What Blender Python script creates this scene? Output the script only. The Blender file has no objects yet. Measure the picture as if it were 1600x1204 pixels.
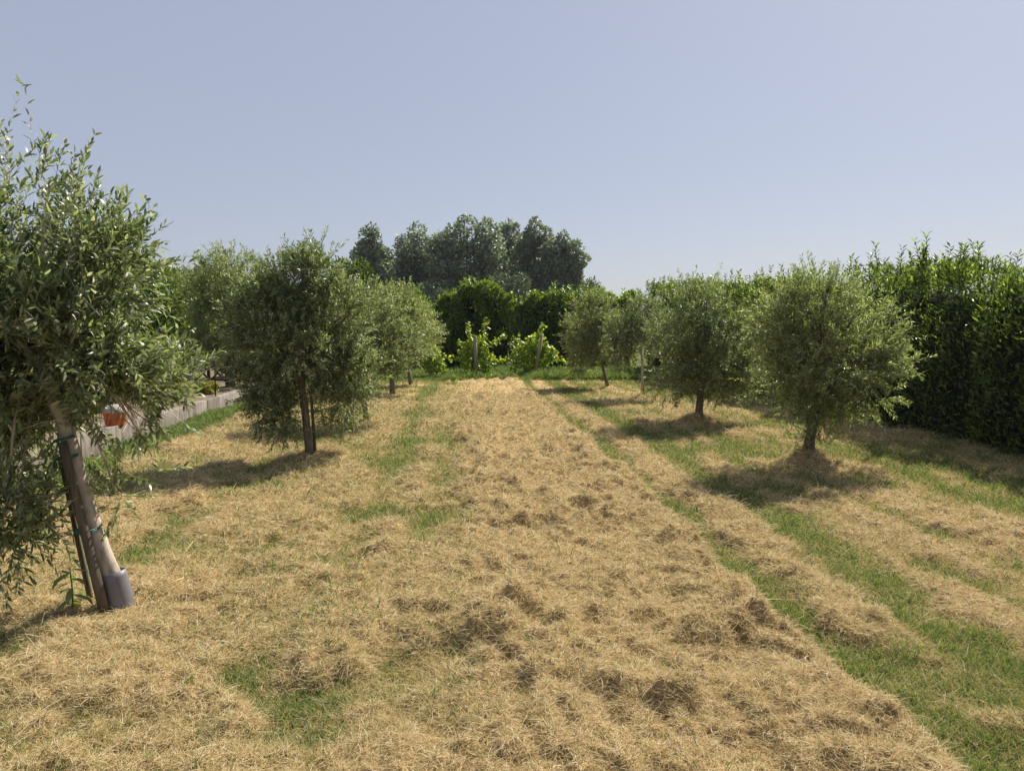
import bpy, math
import numpy as np
from mathutils import Vector, Matrix

# ------------------------------------------------------------------ camera, sky, sun, exposure
SC = bpy.context.scene
COL = SC.collection
FPX = 1200.0                       # focal length in pixels of the 1600-wide frame
CAM_H = 1.65
YAW, PITCH = math.atan(80 / FPX), math.atan(92 / FPX)
cam_d = bpy.data.cameras.new('camera')
cam_d.sensor_width = 36.0
cam_d.lens = 36.0 * FPX / 1600.0
cam_d.clip_start, cam_d.clip_end = 0.05, 3000.0
cam = bpy.data.objects.new('camera', cam_d)
COL.objects.link(cam)
cam.location = (0, 0, CAM_H)
cam.rotation_euler = (math.pi / 2 - PITCH, 0, -YAW)
SC.camera = cam

SUN_DIR = Vector((0.66, 0.76, 1.0)).normalized()       # towards the sun
SUN_EL = math.asin(SUN_DIR.z)
SUN_AZ = math.atan2(SUN_DIR.x, SUN_DIR.y)
world = bpy.data.worlds.new('World')
SC.world = world
world.use_nodes = True
wn = world.node_tree
wn.nodes.clear()
sky = wn.nodes.new('ShaderNodeTexSky')
sky.sky_type = 'NISHITA'
sky.sun_disc = False
sky.sun_elevation = SUN_EL
sky.sun_rotation = SUN_AZ
sky.altitude = 0
sky.air_density, sky.dust_density, sky.ozone_density = 1.0, 1.0, 1.0
veil = wn.nodes.new('ShaderNodeMixRGB')            # even summer haze over the whole sky
veil.inputs[0].default_value = 0.64
veil.inputs[2].default_value = (5.28, 5.58, 7.05, 1)
wb = wn.nodes.new('ShaderNodeBackground')
wb.inputs['Strength'].default_value = 0.0535
wo = wn.nodes.new('ShaderNodeOutputWorld')
wn.links.new(sky.outputs[0], veil.inputs[1])
wn.links.new(veil.outputs[0], wb.inputs['Color'])
wn.links.new(wb.outputs[0], wo.inputs['Surface'])

sun_d = bpy.data.lights.new('sun', 'SUN')
sun_d.energy = 5.0
sun_d.angle = math.radians(0.55)
sun_d.color = (1.0, 0.93, 0.82)
sun = bpy.data.objects.new('sun', sun_d)
COL.objects.link(sun)
sun.rotation_euler = (-SUN_DIR).to_track_quat('-Z', 'Y').to_euler()
SC.view_settings.view_transform = 'Standard'
SC.view_settings.look = 'None'
SC.view_settings.gamma = 1.0
SC.view_settings.exposure = 0.8
SC.cycles.max_bounces = 5
SC.cycles.transmission_bounces = 4
SC.cycles_curves.shape = 'RIBBONS'
SC.cycles_curves.subdivisions = 2

CAM_ROT = cam.rotation_euler.to_matrix()


def at(px, py, depth):
    """the place at world depth y that a sight line measured in the photograph meets"""
    d = CAM_ROT @ Vector(((px - 800) / FPX, -(py - 602) / FPX, -1))
    return Vector((0, 0, CAM_H)) + d * (depth / d.y)


# ------------------------------------------------------------------ numpy noise
RS = np.random.RandomState(7)
PERM = RS.permutation(4096)
VAL = RS.rand(4096)


def _h(ix, iy, iz=0):
    return VAL[PERM[(PERM[(PERM[ix & 4095] + iy) & 4095] + iz) & 4095]]


def noise2(x, y):
    x = np.asarray(x, float); y = np.asarray(y, float)
    ix = np.floor(x).astype(int); iy = np.floor(y).astype(int)
    fx = x - ix; fy = y - iy
    fx = fx * fx * fx * (fx * (fx * 6 - 15) + 10); fy = fy * fy * fy * (fy * (fy * 6 - 15) + 10)
    a = _h(ix, iy) * (1 - fx) + _h(ix + 1, iy) * fx
    b = _h(ix, iy + 1) * (1 - fx) + _h(ix + 1, iy + 1) * fx
    return a * (1 - fy) + b * fy


def noise3(p):
    ip = np.floor(p).astype(int); f = p - ip
    f = f * f * (3 - 2 * f)
    r = 0
    for dx in (0, 1):
        for dy in (0, 1):
            for dz in (0, 1):
                w = (f[:, 0] if dx else 1 - f[:, 0]) * (f[:, 1] if dy else 1 - f[:, 1]) * (f[:, 2] if dz else 1 - f[:, 2])
                r = r + w * _h(ip[:, 0] + dx, ip[:, 1] + dy, ip[:, 2] + dz)
    return r


def fbm2(x, y, o=4):
    r, a, s = 0, 1.0, 0
    for i in range(o):
        r = r + a * noise2(x * 2 ** i + 17.3 * i, y * 2 ** i + 9.1 * i)
        s += a; a *= 0.5
    return r / s


def sstep(a, b, x):
    t = np.clip((x - a) / (b - a), 0, 1)
    return t * t * (3 - 2 * t)


def unit(v):
    return v / (np.linalg.norm(v, axis=-1, keepdims=True) + 1e-9)


# ------------------------------------------------------------------ object helpers
def link(name, data, parent=None):
    o = bpy.data.objects.new(name, data)
    COL.objects.link(o)
    if parent is not None:
        o.parent = parent
    return o


def tag(o, label=None, cat=None, group=None, kind=None):
    for k, v in (('label', label), ('category', cat), ('group', group), ('kind', kind)):
        if v:
            o[k] = v
    return o


def thing(name, label, cat, loc=(0, 0, 0), group=None):
    o = link(name, None)
    o.location = loc
    return tag(o, label, cat, group)


def raw_mesh(name, V, loops, starts, totals, mat, smooth=False):
    me = bpy.data.meshes.new(name)
    V = np.asarray(V, np.float32)
    me.vertices.add(len(V)); me.vertices.foreach_set('co', V.ravel())
    me.loops.add(len(loops)); me.loops.foreach_set('vertex_index', np.asarray(loops, np.int32))
    me.polygons.add(len(starts))
    me.polygons.foreach_set('loop_start', np.asarray(starts, np.int32))
    me.polygons.foreach_set('loop_total', np.asarray(totals, np.int32))
    if smooth:
        me.polygons.foreach_set('use_smooth', np.ones(len(starts), bool))
    me.update(calc_edges=True)
    me.materials.append(mat)
    return me


def mesh_from(name, V, F, mat, smooth=False):
    tot = np.array([len(f) for f in F])
    st = np.concatenate([[0], np.cumsum(tot)[:-1]])
    return raw_mesh(name, V, [i for f in F for i in f], st, tot, mat, smooth)


class MB:
    """collects tubes and boxes for one mesh"""

    def __init__(s):
        s.V, s.F = [], []

    def tube(s, pts, rad, n=8, cap=True, wob=0.0):
        pts = [Vector(p) for p in pts]
        if not hasattr(rad, '__len__'):
            rad = [rad] * len(pts)
        b0 = len(s.V)
        up = Vector((0.13, 0.97, 0.2))
        for i, p in enumerate(pts):
            t = (pts[min(i + 1, len(pts) - 1)] - pts[max(i - 1, 0)]).normalized()
            a = t.cross(up)
            if a.length < 1e-3:
                a = t.cross(Vector((1, 0, 0)))
            a.normalize(); b = t.cross(a)
            for k in range(n):
                w = 2 * math.pi * k / n
                r = rad[i] * (1 + wob * math.sin(3.1 * k + 1.7 * i) + wob * 0.6 * math.sin(5.3 * i + k * 0.9))
                s.V.append(p + (a * math.cos(w) + b * math.sin(w)) * r)
        for i in range(len(pts) - 1):
            for k in range(n):
                q = b0 + i * n
                s.F.append((q + k, q + (k + 1) % n, q + n + (k + 1) % n, q + n + k))
        if cap:
            s.F.append(tuple(b0 + k for k in range(n))[::-1])
            s.F.append(tuple(b0 + (len(pts) - 1) * n + k for k in range(n)))
        return s

    def box(s, lo, hi, m=None):
        b0 = len(s.V)
        for x in (lo[0], hi[0]):
            for y in (lo[1], hi[1]):
                for z in (lo[2], hi[2]):
                    v = Vector((x, y, z))
                    s.V.append(m @ v if m is not None else v)
        for f in ((0, 1, 3, 2), (4, 6, 7, 5), (0, 4, 5, 1), (2, 3, 7, 6), (0, 2, 6, 4), (1, 5, 7, 3)):
            s.F.append(tuple(b0 + i for i in f))
        return s

    def build(s, name, mat, parent=None, smooth=False, origin=None):
        off = Vector(origin) if origin is not None else (Vector(parent.location) if parent is not None else Vector((0, 0, 0)))
        V = [v - off for v in s.V]
        o = link(name, mesh_from(name, [tuple(v) for v in V], s.F, mat, smooth), parent)
        if parent is None and origin is not None:
            o.location = off
        return o


def leaf_mesh(name, P, D, N, L, W, mat, six=False, curl=0.12, fold=0.12):
    """many separate leaf blades (numpy arrays)"""
    n = len(P)
    T = unit(D); S = unit(np.cross(T, N)); U = np.cross(S, T)
    L = np.broadcast_to(L, (n,))[:, None]; W = np.broadcast_to(W, (n,))[:, None]
    if six:
        vs = [P, P + T * L * .3 - S * W * .46 + U * L * .03, P + T * L * .3 + S * W * .46 + U * L * .03,
              P + T * L * .68 - S * W * .40, P + T * L * .68 + S * W * .40, P + T * L - U * L * curl]
        k = 6
        pat = [0, 2, 1, 1, 2, 4, 3, 3, 4, 5]; tot = [3, 4, 3]
    else:
        vs = [P, P + T * L * .48 - S * W * .5 + U * W * fold, P + T * L * .48 + S * W * .5 + U * W * fold, P + T * L - U * L * curl]
        k = 4
        pat = [0, 2, 3, 0, 3, 1]; tot = [3, 3]
    V = np.stack(vs, 1).reshape(-1, 3)
    loops = (np.array(pat)[None, :] + (np.arange(n) * k)[:, None]).ravel()
    totals = np.tile(tot, n)
    starts = np.concatenate([[0], np.cumsum(totals)[:-1]])
    return raw_mesh(name, V, loops, starts, totals, mat)


# ------------------------------------------------------------------ materials
def new_mat(name):
    m = bpy.data.materials.new(name)
    m.use_nodes = True
    nt = m.node_tree
    nt.nodes.clear()
    out = nt.nodes.new('ShaderNodeOutputMaterial')
    return m, nt, out


def ramp(nt, stops):
    r = nt.nodes.new('ShaderNodeValToRGB')
    e = r.color_ramp.elements
    while len(e) < len(stops):
        e.new(0.5)
    for i, (p, c) in enumerate(stops):
        e[i].position = p; e[i].color = (*c, 1)
    return r


def blade_mat(name, stops, transl=0.35, rough=0.45, spec=0.4, tcol=None, strand=False):
    """leaves, straw, grass: colour varies from blade to blade, some light passes through"""
    m, nt, out = new_mat(name)
    g = nt.nodes.new('ShaderNodeHairInfo' if strand else 'ShaderNodeNewGeometry')
    rp = ramp(nt, stops)
    src = g.outputs['Random' if strand else 'Random Per Island']
    nt.links.new(src, rp.inputs[0])
    p = nt.nodes.new('ShaderNodeBsdfPrincipled')
    p.inputs['Roughness'].default_value = rough
    p.inputs['Specular IOR Level'].default_value = spec
    nt.links.new(rp.outputs[0], p.inputs['Base Color'])
    t = nt.nodes.new('ShaderNodeBsdfTranslucent')
    mul = nt.nodes.new('ShaderNodeMixRGB'); mul.blend_type = 'MULTIPLY'; mul.inputs[0].default_value = 1
    mul.inputs[2].default_value = (*(tcol or (1.6, 1.7, 0.8)), 1)
    nt.links.new(rp.outputs[0], mul.inputs[1])
    nt.links.new(mul.outputs[0], t.inputs['Color'])
    mx = nt.nodes.new('ShaderNodeMixShader'); mx.inputs[0].default_value = transl
    nt.links.new(p.outputs[0], mx.inputs[1]); nt.links.new(t.outputs[0], mx.inputs[2])
    nt.links.new(mx.outputs[0], out.inputs['Surface'])
    return m


def rough_mat(name, stops, scale=(8, 8, 8), rough=0.85, bump=0.3, dist=0.01, spec=0.3, detail=6):
    m, nt, out = new_mat(name)
    tc = nt.nodes.new('ShaderNodeTexCoord')
    mp = nt.nodes.new('ShaderNodeMapping'); mp.inputs['Scale'].default_value = scale
    nz = nt.nodes.new('ShaderNodeTexNoise'); nz.inputs['Scale'].default_value = 1
    nz.inputs['Detail'].default_value = detail; nz.inputs['Roughness'].default_value = 0.65
    nt.links.new(tc.outputs['Object'], mp.inputs[0]); nt.links.new(mp.outputs[0], nz.inputs['Vector'])
    rp = ramp(nt, stops); nt.links.new(nz.outputs[0], rp.inputs[0])
    p = nt.nodes.new('ShaderNodeBsdfPrincipled')
    p.inputs['Roughness'].default_value = rough; p.inputs['Specular IOR Level'].default_value = spec
    nt.links.new(rp.outputs[0], p.inputs['Base Color'])
    b = nt.nodes.new('ShaderNodeBump'); b.inputs['Strength'].default_value = bump; b.inputs['Distance'].default_value = dist
    nt.links.new(nz.outputs[0], b.inputs['Height']); nt.links.new(b.outputs[0], p.inputs['Normal'])
    nt.links.new(p.outputs[0], out.inputs['Surface'])
    return m


M = {}
M['hay'] = blade_mat('hay', [(0, (.15, .10, .04)), (.14, (.40, .30, .14)), (.45, (.57, .455, .235)), (.8, (.70, .58, .335)), (1, (.88, .80, .58))], .25, .6, .25, (1.05, 1.0, .85), True)
M['dry'] = blade_mat('dry_grass', [(0, (.26, .23, .085)), (.4, (.46, .385, .17)), (1, (.62, .53, .28))], .28, .6, .25, (1.1, 1.05, .75), True)
M['grass'] = blade_mat('grass', [(0, (.055, .100, .024)), (.45, (.100, .160, .040)), (.85, (.18, .24, .070)), (1, (.40, .38, .16))], .36, .45, .35, (1.35, 1.45, .65), True)
M['olive'] = blade_mat('olive_leaf', [(0, (.070, .092, .040)), (.45, (.150, .182, .082)), (.8, (.27, .30, .15)), (1, (.46, .48, .34))], .36, .40, .5, (1.35, 1.5, .72))
M['olive_pale'] = blade_mat('pale_olive_leaf', [(0, (.105, .132, .054)), (.45, (.205, .24, .105)), (.8, (.32, .35, .175)), (1, (.48, .50, .35))], .42, .42, .45, (1.3, 1.42, .7))
M['laurel'] = blade_mat('laurel_leaf', [(0, (.022, .034, .013)), (.5, (.068, .098, .030)), (.85, (.15, .20, .058)), (1, (.27, .31, .10))], .46, .38, .4, (1.75, 1.9, .6))
M['laurel2'] = blade_mat('broad_laurel_leaf', [(0, (.040, .062, .017)), (.5, (.10, .145, .034)), (1, (.22, .28, .058))], .44, .36, .4, (1.65, 1.8, .45))
M['vine'] = blade_mat('vine_leaf', [(0, (.13, .20, .025)), (.5, (.24, .33, .045)), (1, (.40, .45, .08))], .52, .4, .4, (1.5, 1.5, .5))
M['yellow'] = blade_mat('yellow_shrub_leaf', [(0, (.10, .13, .015)), (.5, (.20, .21, .025)), (1, (.34, .30, .05))], .4, .45, .3, (1.4, 1.4, .4))
M['poplar'] = blade_mat('poplar_leaf', [(0, (.080, .105, .072)), (.5, (.15, .185, .118)), (1, (.28, .31, .21))], .36, .45, .4, (1.25, 1.35, .85))  # leaf colour lifted in place of some of the distance haze
M['willow'] = blade_mat('grey_tree_leaf', [(0, (.06, .08, .05)), (.5, (.10, .13, .085)), (1, (.17, .20, .14))], .22, .5, .35, (1.3, 1.4, .8))
M['green'] = blade_mat('round_tree_leaf', [(0, (.035, .060, .010)), (.5, (.075, .115, .018)), (1, (.15, .19, .035))], .3, .4, .4, (1.5, 1.7, .4))
M['weed'] = blade_mat('weed_leaf', [(0, (.13, .19, .06)), (1, (.24, .30, .12))], .38, .45, .35, (1.3, 1.4, .7))
M['bark'] = rough_mat('olive_bark', [(.25, (.060, .047, .034)), (.5, (.15, .12, .088)), (.75, (.26, .215, .16))], (30, 30, 7), .9, .6, .014)
M['bark_pale'] = rough_mat('young_olive_bark', [(.22, (.15, .125, .10)), (.42, (.34, .285, .225)), (.62, (.48, .415, .335)), (.8, (.28, .25, .20))], (22, 22, 9), .85, .5, .010)
M['bark_dark'] = rough_mat('dark_bark', [(.3, (.03, .026, .02)), (.7, (.09, .075, .055))], (20, 20, 6), .95, .4, .012)
M['core'] = rough_mat('dark_core', [(.3, (.006, .008, .004)), (.7, (.02, .022, .012))], (12, 12, 12), 1.0, .3, .02)  # near-black colour of the light-blocking core added inside the hedges
M['stake'] = rough_mat('weathered_stake', [(.3, (.05, .042, .032)), (.7, (.15, .125, .09))], (40, 40, 4), .9, .5, .006)
M['stake_pale'] = rough_mat('split_stake', [(.3, (.06, .048, .036)), (.7, (.16, .13, .095))], (40, 40, 4), .9, .5, .006)
M['sleeve'] = rough_mat('grey_plastic_sleeve', [(.3, (.11, .108, .115)), (.7, (.175, .17, .18))], (9, 9, 4), .5, .12, .004, .45)
M['tie'] = rough_mat('green_tie', [(.3, (.01, .10, .075)), (.7, (.02, .16, .115))], (30, 30, 30), .45, .1, .002)
M['post'] = rough_mat('grey_vine_post', [(.3, (.16, .14, .09)), (.7, (.38, .33, .22))], (22, 22, 3), .95, .5, .008)
M['metal'] = rough_mat('dark_post_paint', [(.3, (.012, .013, .013)), (.7, (.03, .03, .03))], (30, 30, 30), .5, .1, .002)
M['wire'] = rough_mat('green_grey_wire', [(.3, (.05, .07, .06)), (.7, (.12, .14, .12))], (30, 30, 30), .5, .1, .002)
M['orange'] = rough_mat('orange_plastic', [(.3, (.62, .10, .012)), (.7, (.74, .15, .02))], (14, 14, 14), .35, .05, .002, .5)
M['lid'] = rough_mat('grey_plastic', [(.3, (.30, .28, .24)), (.7, (.42, .39, .34))], (14, 14, 14), .5, .05, .002)
M['wood'] = rough_mat('lattice_wood', [(.3, (.035, .024, .016)), (.7, (.085, .06, .038))], (20, 20, 20), .9, .3, .004)
M['plank'] = rough_mat('pale_plank', [(.3, (.42, .32, .13)), (.7, (.6, .48, .22))], (20, 20, 20), .8, .2, .004)
M['soil'] = rough_mat('garden_soil', [(.3, (.09, .07, .045)), (.55, (.17, .13, .085)), (.8, (.13, .13, .05))], (1.5, 1.5, 1.5), 1.0, .8, .05)


def concrete_mat():
    m, nt, out = new_mat('old_concrete')
    tc = nt.nodes.new('ShaderNodeTexCoord')
    p = nt.nodes.new('ShaderNodeBsdfPrincipled'); p.inputs['Roughness'].default_value = .92
    a = nt.nodes.new('ShaderNodeTexNoise'); a.inputs['Scale'].default_value = 1; a.inputs['Detail'].default_value = 7
    mp = nt.nodes.new('ShaderNodeMapping'); mp.inputs['Scale'].default_value = (14, 14, 1.6)
    nt.links.new(tc.outputs['Object'], mp.inputs[0]); nt.links.new(mp.outputs[0], a.inputs['Vector'])
    b = nt.nodes.new('ShaderNodeTexNoise'); b.inputs['Scale'].default_value = 2.2; b.inputs['Detail'].default_value = 8
    nt.links.new(tc.outputs['Object'], b.inputs['Vector'])
    r1 = ramp(nt, [(.3, (.12, .10, .08)), (.55, (.25, .22, .185)), (.8, (.36, .33, .28))]); nt.links.new(a.outputs[0], r1.inputs[0])
    r2 = ramp(nt, [(.35, (.55, .5, .45)), (.6, (1, 1, 1))]); nt.links.new(b.outputs[0], r2.inputs[0])
    mx = nt.nodes.new('ShaderNodeMixRGB'); mx.blend_type = 'MULTIPLY'; mx.inputs[0].default_value = .8
    nt.links.new(r1.outputs[0], mx.inputs[1]); nt.links.new(r2.outputs[0], mx.inputs[2])
    nt.links.new(mx.outputs[0], p.inputs['Base Color'])
    bp = nt.nodes.new('ShaderNodeBump'); bp.inputs['Strength'].default_value = .5; bp.inputs['Distance'].default_value = .012
    nt.links.new(a.outputs[0], bp.inputs['Height']); nt.links.new(bp.outputs[0], p.inputs['Normal'])
    nt.links.new(p.outputs[0], out.inputs['Surface'])
    return m


M['concrete'] = concrete_mat()


def ground_mat():
    m, nt, out = new_mat('field_ground')
    tc = nt.nodes.new('ShaderNodeTexCoord')
    at_ = nt.nodes.new('ShaderNodeAttribute'); at_.attribute_name = 'hay'
    n1 = nt.nodes.new('ShaderNodeTexNoise'); n1.inputs['Scale'].default_value = 38; n1.inputs['Detail'].default_value = 8; n1.inputs['Roughness'].default_value = .7
    nt.links.new(tc.outputs['Object'], n1.inputs['Vector'])
    hayc = ramp(nt, [(.28, (.16, .10, .045)), (.5, (.38, .265, .125)), (.72, (.55, .40, .20))]); nt.links.new(n1.outputs[0], hayc.inputs[0])
    grc = ramp(nt, [(.28, (.035, .05, .014)), (.5, (.08, .10, .028)), (.75, (.24, .21, .085))]); nt.links.new(n1.outputs[0], grc.inputs[0])
    mx = nt.nodes.new('ShaderNodeMixRGB')
    nt.links.new(at_.outputs['Fac'], mx.inputs[0]); nt.links.new(grc.outputs[0], mx.inputs[1]); nt.links.new(hayc.outputs[0], mx.inputs[2])
    p = nt.nodes.new('ShaderNodeBsdfPrincipled'); p.inputs['Roughness'].default_value = 1; p.inputs['Specular IOR Level'].default_value = .1
    nt.links.new(mx.outputs[0], p.inputs['Base Color'])
    b = nt.nodes.new('ShaderNodeBump'); b.inputs['Strength'].default_value = .8; b.inputs['Distance'].default_value = .02
    nt.links.new(n1.outputs[0], b.inputs['Height']); nt.links.new(b.outputs[0], p.inputs['Normal'])
    nt.links.new(p.outputs[0], out.inputs['Surface'])
    return m


M['ground'] = ground_mat()

# ------------------------------------------------------------------ the field: hay cover and relief
def foot(px, py, z):
    d = CAM_ROT @ Vector(((px - 800) / FPX, -(py - 602) / FPX, -1))
    p = Vector((0, 0, CAM_H)) + d * ((z - CAM_H) / d.z)
    return (p.x, p.y)


TREES = dict(L1=foot(190, 952, .02), L2=foot(480, 708, .07), L3=foot(570, 656, .06), L4=foot(613, 615, .04), L5=foot(641, 600, .04),
             R1=foot(1266, 705, .15), R2=foot(1093, 648, .14), R3=foot(1003, 616, .08), R4=foot(947, 601, .07))


def green_of(x, y):
    """0 = thick dry hay, 1 = green stubble"""
    wob = 0.16 * (noise2(y * .45 + 3, y * 0 + 5) - .5) + .05 * (noise2(y * 1.7, y * 0 + 8) - .5)
    xs = x + wob

    def g(c, w, a):
        return a * np.exp(-((xs - c) / w) ** 2)
    farn = sstep(4.5, 7.0, y)
    v = .16 + .0 * x
    v = v + g(-.80, .24, (.24 + .40 * farn)) + g(-.18, .17, .40) * farn * (1 - sstep(12, 18, y))
    v = v + g(1.98, .13, .95 + .25 * farn) + g(2.80, .22, .78 + .2 * farn) + g(3.38, .13, .45) + g(3.85, .16, .55) + g(4.5, .12, .4) + g(5.05, .2, .45) + g(5.7, .15, .35) + g(-2.35, .3, .5) + g(-3.3, .3, .25) + g(-4.45, .34, 1.1)
    near_r = sstep(1.72, 1.9, x + .1 * (noise2(y * 3, y * 0) - .5)) * (1 - sstep(3.4, 4.6, y))
    v = v + near_r * .34
    left_near = (1 - sstep(-.5, .25, x)) * (1 - sstep(5.5, 8, y))
    v = v + left_near * -.10
    v = v - .42 * sstep(.0, .35, xs) * (1 - sstep(1.62, 1.80, xs)) - .3 * np.exp(-((xs - 2.32) / .12) ** 2) * sstep(3.6, 4.8, y)
    v = v + 1.0 * (fbm2(x * .95 + 40, y * .62 + 11, 4) - .5) + 1.25 * (fbm2(x * 2.9 + 7, y * 2.2, 4) - .5)
    v = v + .10 * sstep(1.9, 2.2, x) + .26 * sstep(4.9, 5.8, x)
    for px_, py_, pr_ in ((2.2, 4.05, .34), (1.98, 3.3, .22), (2.35, 2.95, .25), (2.75, 3.5, .25), (3.1, 4.3, .3), (2.0, 2.75, .2)):   # hay left lying on the green
        v = v - .55 * np.exp(-(((x - px_) / pr_) ** 2 + ((y - py_) / (pr_ * .8)) ** 2)) * (.5 + noise2(x * 6, y * 6))
    for k, (tx, ty) in TREES.items():
        v = v - .6 * np.exp(-(((x - tx) / .55) ** 2 + ((y - ty) / .5) ** 2))
    v = v + .55 * np.exp(-(((x + 1.68) / .3) ** 2 + ((y - 5.4) / .6) ** 2))
    v = v - .35 * sstep(14, 20, y) * (np.abs(x - 1) < 1.2)
    v = np.where(y > 23.2, v + 1.6 * sstep(23.3, 23.9, y + .5 * (noise2(x * 2, y * 0) - .5)), v)
    v = np.where(y > 31, 1.0, v)
    return np.clip(v, 0, 1)


MOUND = dict(L1=(.0, .3), L2=(.06, .42), L3=(.05, .4), L4=(.03, .35), L5=(.03, .3), R1=(.15, .36), R2=(.14, .36), R3=(.07, .35), R4=(.06, .35))
CLUMPS = [(.30, 4.22, .26, .085), (1.36, 3.9, .34, .085), (1.05, 4.75, .26, .07), (1.66, 5.65, .24, .09), (.56, 3.75, .22, .07), (.12, 3.6, .18, .07), (.70, 3.25, .24, .07), (-.3, 4.4, .2, .05), (1.75, 3.0, .2, .07),
          (2.15, 4.1, .30, .03), (1.98, 3.35, .2, .03), (2.3, 2.95, .25, .03), (2.65, 4.7, .25, .03), (2.9, 3.9, .22, .03), (2.4, 10.5, .5, .05),
          (2.55, 13.2, .55, .12), (3.0, 13.0, .5, .06), (3.0, 8.9, .4, .04), (-1.35, 8.5, .35, .06), (-.35, 8.9, .25, .06), (-.1, 7.7, .2, .06), (1.8, 17.3, .4, .08)]


def height_of(x, y):
    gr = green_of(x, y)
    hay = 1 - gr
    thick = sstep(.30, .95, hay) * (1 - .26 * sstep(1.75, 2.1, x))
    fade = 1 - sstep(30, 34, y)
    big = fbm2(x * .35, y * .25, 2) - .5
    wx = x + .10 * (noise2(x * 4 + 3, y * 4) - .5); wy = y + .10 * (noise2(x * 4, y * 4 + 8) - .5)
    l1 = sstep(.36, .64, noise2(wx * 2.4 + 31, wy * 1.7 + 3))
    l2 = sstep(.40, .64, noise2(wx * 5.6 + 5, wy * 4.0 + 9))
    l3 = noise2(x * 13 + 2, y * 11 + 6)
    l5 = sstep(.42, .66, noise2(wx * 11.5 + 9, wy * 8.5 + 2))
    l4 = noise2(x * 27, y * 25)
    calm = .62 + .60 * sstep(.38, .60, fbm2(x * .9 + 60, y * .75 + 4, 2))
    h = .07 * big
    amp = .55 + .45 * sstep(-.4, .3, x) * (1 - sstep(1.7, 2.0, x)) - .12 * sstep(11, 20, y)
    h = h + thick * (.035 + amp * calm * (.032 * l1 + .048 * l2 + .050 * l5) + .026 * l3 + .022 * l4) + (1 - thick) * (.012 * l3 + .008 * l4)
    # thick edge of the main swath and the single windrow beside it
    h = h + .05 * thick * np.exp(-((x - 1.55) / .22) ** 2) + .02 * thick * np.exp(-((x - 2.32) / .12) ** 2)
    for cx, cy, r, a in CLUMPS:
        q = np.flatnonzero((np.abs(x - cx) < 1.6 * r) & (np.abs(y - cy) < 1.3 * r))
        if len(q):
            dx = (x[q] - cx) / r; dy = (y[q] - cy) / (r * .75)
            d = np.sqrt(dx * dx + dy * dy) + 1.0 * (fbm2(x[q] * 5 + cx * 7, y[q] * 5, 3) - .5)
            h[q] += .62 * a * (1 - sstep(.35, 1.0, d)) * (.6 + .6 * l5[q])
    for k, (tx, ty) in TREES.items():
        a, r = MOUND[k]
        q = np.flatnonzero((np.abs(x - tx) < 1.6 * r) & (np.abs(y - ty) < 1.6 * r))
        if len(q):
            d = np.sqrt((x[q] - tx) ** 2 + (y[q] - ty) ** 2) / r + .35 * (noise2(x[q] * 5 + tx, y[q] * 5) - .5)
            c = 1 - sstep(.25, 1.2, d)
            h[q] = h[q] * (1 - .75 * c) + c * (.06 * .75 + a * (.85 + .3 * l2[q]))
    return (h - .06) * fade


def gz(x, y):
    return float(height_of(np.array([x]), np.array([y]))[0])


def make_ground():
    ys = [-60, -30, -12, -5, -2, -.5, .4, 1.0, 1.4]
    y = 1.7
    while y < 34:
        ys.append(y); y += (.0068 if y < 8 else .012) * y
    while y < 320:
        ys.append(y); y *= 1.12
    ys = np.array(ys)
    hw = np.where(ys > 1.6, .80 * ys + 1.6, 3.0 + np.maximum(0, 1.6 - ys) * 1.6)
    nc = 480
    u = np.linspace(-1, 1, nc)
    X = hw[:, None] * u[None, :] + .05 * np.clip(ys, 0, 30)[:, None]
    Y = np.repeat(ys[:, None], nc, 1)
    Z = height_of(X.ravel(), Y.ravel())
    V = np.stack([X.ravel(), Y.ravel(), Z], 1)
    nr = len(ys)
    i = (np.arange(nr - 1)[:, None] * nc + np.arange(nc - 1)[None, :]).ravel()
    Q = np.stack([i, i + 1, i + nc + 1, i + nc], 1)
    me = raw_mesh('field', V, Q.ravel(), np.arange(len(Q)) * 4, np.full(len(Q), 4), M['ground'], True)
    a = me.attributes.new('hay', 'FLOAT', 'POINT')
    a.data.foreach_set('value', (1 - green_of(X.ravel(), Y.ravel())).astype(np.float32))
    return tag(link('ground', me), 'mown field covered with cut dry hay in long stripes', None, kind='structure')


make_ground()


# ------------------------------------------------------------------ hay, dry grass and green grass (stuff)
def field_points(n, seed, y0=1.75, y1=31.0, power=1.75):
    """random places on the field, thinner with distance"""
    r = np.random.RandomState(seed)
    e = y0 * (y1 / y0) ** np.linspace(0, 1, 60)
    m = .5 * (e[1:] + e[:-1])
    x0, x1 = np.maximum(-4.68, -.80 * m - 1.2), np.minimum(7.9, .93 * m + 1.2)
    w = np.minimum(1, (3.2 / m) ** power) * (x1 - x0) * np.diff(e)
    c = (n * w / w.sum()).astype(int)
    k = np.repeat(np.arange(59), c)
    return np.stack([x0[k] + (x1 - x0)[k] * r.rand(len(k)), e[k] + np.diff(e)[k] * r.rand(len(k))], 1), r


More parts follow.
